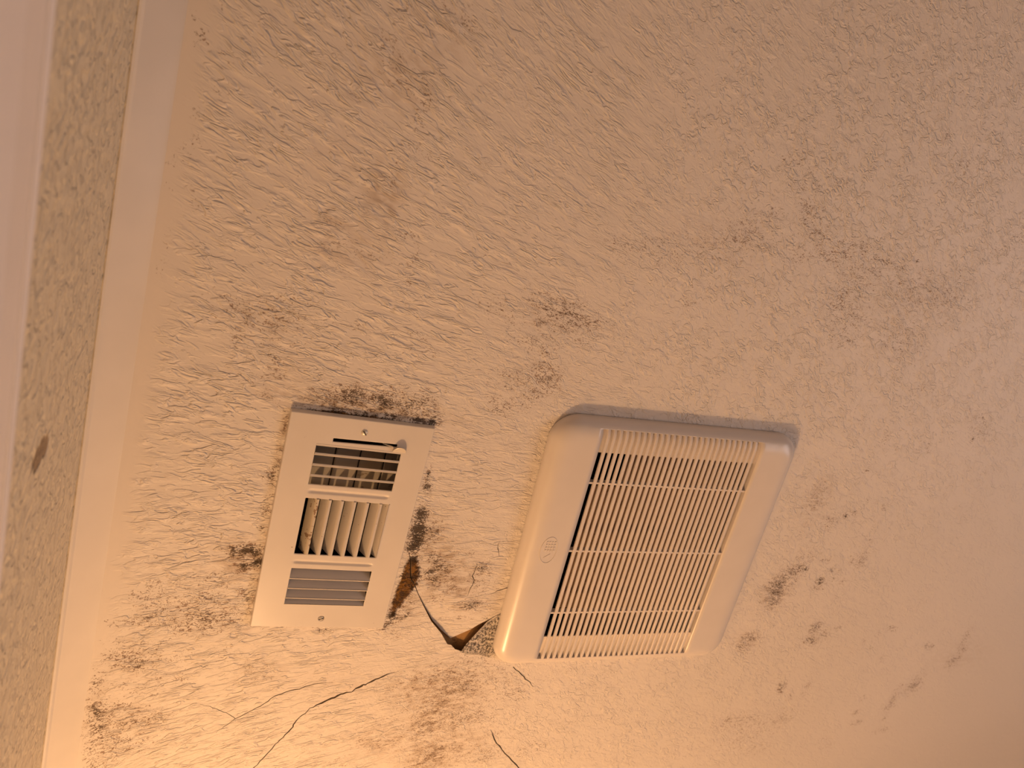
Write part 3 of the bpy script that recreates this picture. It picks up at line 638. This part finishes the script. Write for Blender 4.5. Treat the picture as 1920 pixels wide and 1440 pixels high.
# slot lever
t = MB()
n = 14; rad = .0070; base = Vector((.0407, -.0972))
prof = [(base.x + rad*math.cos(math.pi*i/n), rad*1.25*math.sin(math.pi*i/n)) for i in range(n + 1)]
ang = math.radians(30)                       # stands out from the face, leaning to the slot
def tab_pt(p, off):
    return (p[0], base.y - p[1]*math.cos(ang) + off*math.sin(ang), FZ - .0006 - p[1]*math.sin(ang) + off*-math.cos(ang))
lo = [tab_pt(p, 0) for p in prof]; hi = [tab_pt(p, .0009) for p in prof]
t.rings([lo, hi])
tag(t.obj('damper_lever', M_SCREW, reg, bevel=.0003), 'rounded thumb tab of the damper')
t = MB(); t.prism([(.0225, -.1040), (.0345, -.1008), (.0352, -.1012), (.0330, -.1022)], 'z', FZ + .0002, FZ + .0022)
t.obj('lever_rod', M_SCREW, reg)
# screws
def screw(x, y, z, r, rot):
    s = MB()
    s.lathe([(r, z + .0012), (r, z), (r*.86, z - .0008), (r*.5, z - .0014), (r*.05, z - .0016)], x, y)
    o = s.obj('screw', M_SCREW, reg, smooth=True)
    c = MB()
    w = .00045; L_ = r*.8
    dx, dy = math.cos(rot), math.sin(rot)
    q = [(x + dx*L_ - dy*w, y + dy*L_ + dx*w), (x - dx*L_ - dy*w, y - dy*L_ + dx*w), (x - dx*L_ + dy*w, y - dy*L_ - dx*w), (x + dx*L_ + dy*w, y + dy*L_ - dx*w)]
    c.prism(q, 'z', z - .00165, z - .0009)
    k = c.obj('screw_slot', M_DUCT); k.parent = o
screw(.0016, -.1142, FZ, .0034, .9)
screw(.0004, .1164, FZ + .0012, .0031, -.35)
# duct boot above
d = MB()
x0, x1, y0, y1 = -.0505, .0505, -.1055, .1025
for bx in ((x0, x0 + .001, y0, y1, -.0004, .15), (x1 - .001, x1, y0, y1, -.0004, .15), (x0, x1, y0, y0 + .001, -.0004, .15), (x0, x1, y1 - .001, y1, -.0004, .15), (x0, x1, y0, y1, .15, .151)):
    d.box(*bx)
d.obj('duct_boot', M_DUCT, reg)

# ---------------------------------------------------------------- exhaust fan cover
fan = empty('exhaust_fan', (FAN[0], FAN[1], CEIL), FAN[2])
tag(fan, 'cream plastic bathroom exhaust fan cover with a square field of narrow slots', 'exhaust fan')
HW, HH, CRX, CRY, Z0, ZH, ROLL = .1690, .1715, .032, .030, .0035, .0150, .024
WX0, WX1, WY0, WY1 = -.1125, .1060, -.1620, .1570       # ribbed window
SY0, SY1 = -.1330, .1242                                 # open slots
def fh(x, y):
    a = max(0.0, (abs(x) - (HW - CRX))/CRX); b_ = max(0.0, (abs(y) - (HH - CRY))/CRY)
    d = (1 - min(1.0, math.hypot(a, b_)))*CRX if a and b_ else min(HW - abs(x), HH - abs(y))
    q = max(0.0, 1 - d/ROLL)
    return Z0 + ZH*(max(0.0, 1 - q**2.2))**.5
def cover():
    rows = []
    for k in range(0, 15): rows.append(-HH + CRY*(1 - math.cos(math.pi/2*k/14)))
    rows += list(np.linspace(-HH + CRY, HH - CRY, 11)[1:-1])
    rows += [-r for r in rows[:15]][::-1]
    rows = sorted(set([round(r, 6) for r in rows] + [WY0, WY1]))
    def xm(y):
        b_ = max(0.0, (abs(y) - (HH - CRY))/CRY)
        return HW - CRX + CRX*math.sqrt(max(0.0, 1 - min(1, b_)**2))
    NL = 18; NW = 6
    grid = []
    for y in rows:
        e = xm(y); r = []
        for k in range(NL): r.append(-e + (WX0 + e)*(k/NL)**2.0)
        for k in range(NW): r.append(WX0 + (WX1 - WX0)*k/NW)
        for k in range(NL + 1): r.append(e - (e - WX1)*(1 - k/NL)**2.0)
        grid.append([(x, y, -fh(x, y)) for x in r])
    nc = len(grid[0]); v = [p for r in grid for p in r]; f = []
    for j in range(len(rows) - 1):
        inwin = rows[j] >= WY0 - 1e-6 and rows[j+1] <= WY1 + 1e-6
        for i in range(nc - 1):
            if inwin and NL <= i < NL + NW: continue
            f.append((j*nc + i, j*nc + i + 1, (j+1)*nc + i + 1, (j+1)*nc + i))
    bm = bmesh.new(); bv = [bm.verts.new(p) for p in v]
    for q in f: bm.faces.new([bv[i] for i in q])
    bmesh.ops.remove_doubles(bm, verts=bm.verts, dist=1e-6)
    bmesh.ops.delete(bm, geom=[x for x in bm.verts if not x.link_faces], context='VERTS')
    for fc in bm.faces:
        if fc.normal.z > 0: fc.normal_flip()
    for fc in bm.faces: fc.smooth = True
    rim = [ed for ed in bm.edges if len(ed.link_faces) == 1]
    up = {}
    def inside(w): return WX0 - 1e-5 <= w.co.x <= WX1 + 1e-5 and WY0 - 1e-5 <= w.co.y <= WY1 + 1e-5
    for ed in rim:
        for w in ed.verts:
            if w not in up:
                up[w] = bm.verts.new((w.co.x, w.co.y, w.co.z + .0075) if inside(w) else (w.co.x, w.co.y, -.0008))
    for ed in rim:
        a, b_ = ed.verts
        bm.faces.new((a, b_, up[b_], up[a]))
    bmesh.ops.recalc_face_normals(bm, faces=bm.faces)
    me = bpy.data.meshes.new('cover'); bm.to_mesh(me); bm.free(); me.materials.append(M_FAN)
    o = bpy.data.objects.new('cover', me); COL.objects.link(o); o.parent = fan
cover()

NS = 28; pitch = (WX1 - WX0)/NS; barw = pitch*.50
def bar_rows():
    ys = list(np.linspace(WY0, SY0, 9)) + list(np.linspace(SY0, SY1, 5)[1:]) + list(np.linspace(SY1, WY1, 9)[1:])
    return ys
for k in range(1, NS):
    c = WX0 + pitch*k
    b = MB(); rings = []
    for y in bar_rows():
        z = -fh(0, y) - .0001
        deep = .0028 if SY0 - 1e-6 <= y <= SY1 + 1e-6 else .0070
        w = barw/2; r = .0006
        rings.append([(c - w, y, z + deep), (c - w, y, z + r), (c - w + r, y, z), (c + w - r, y, z), (c + w, y, z + r), (c + w, y, z + deep)])
    b.rings(rings)
    b.obj('grille_bar', M_FAN, fan)
for (ya, yb, da, db) in ((WY0, SY0, .0066, .0030), (SY1, WY1, .0030, .0066)):
    b = MB(); rings = []
    for i in range(13):
        t = i/12; y = ya + (yb - ya)*t; z = -fh(0, y) + da + (db - da)*t
        rings.append([(WX0, y, z), (WX1, y, z), (WX1, y, z + .0018), (WX0, y, z + .0018)])
    b.rings(rings)
    b.obj('end_panel', M_FAN, fan)
for y in (-.0945, -.0026, .0868):
    b = MB(); b.box(WX0 - .001, WX1 + .001, y - .0011, y + .0011, -Z0 - ZH + .0012, -Z0 - ZH + .0085)
    b.obj('cross_bar', M_FAN, fan)
# pressed oval emblem
def emblem():
    b = MB(); cx, cy, rx, ry = -.1390, -.0040, .0108, .0182
    N = 48
    def ell(s, z): return [(cx + rx*s*math.cos(2*math.pi*i/N), cy + ry*s*math.sin(2*math.pi*i/N), z) for i in range(N)]
    zt = -Z0 - ZH
    b.rings([ell(1.03, zt + .0008), ell(1.0, zt - .0004), ell(.95, zt - .0005), ell(.92, zt + .0008)], False, False)
    # stacked rows of small raised strokes in the upper half, and a slanted stroke below
    for j in range(4):
        y = cy - .0122 + j*.0038
        for k in range(4):
            x = cx - .0052 + k*.0034
            b.box(x, x + .0022, y, y + .0005, zt - .0004, zt + .0004)
            b.box(x, x + .0005, y, y + .0030, zt - .0004, zt + .0004)
    b.prism([(cx - .0045, cy + .0100), (cx + .0030, cy + .0046), (cx + .0034, cy + .0052), (cx - .0041, cy + .0106)], 'z', zt - .0004, zt + .0004)
    o = b.obj('emblem', M_FAN, fan, smooth=False)
    tag(o, 'raised oval maker emblem')
emblem()
# motor plate and housing behind the slots
b = MB(); b.box(-.0945, .1330, -.0800, .0960, .0040, .0055)
b.box(-.0560, .1330, -.1400, -.0800, .0050, .0065)
b.box(-.0740, .1330, .0960, .1440, .0050, .0065)
tag(b.obj('motor_plate', M_PLATE, fan), 'dusty brown plate behind the slots')
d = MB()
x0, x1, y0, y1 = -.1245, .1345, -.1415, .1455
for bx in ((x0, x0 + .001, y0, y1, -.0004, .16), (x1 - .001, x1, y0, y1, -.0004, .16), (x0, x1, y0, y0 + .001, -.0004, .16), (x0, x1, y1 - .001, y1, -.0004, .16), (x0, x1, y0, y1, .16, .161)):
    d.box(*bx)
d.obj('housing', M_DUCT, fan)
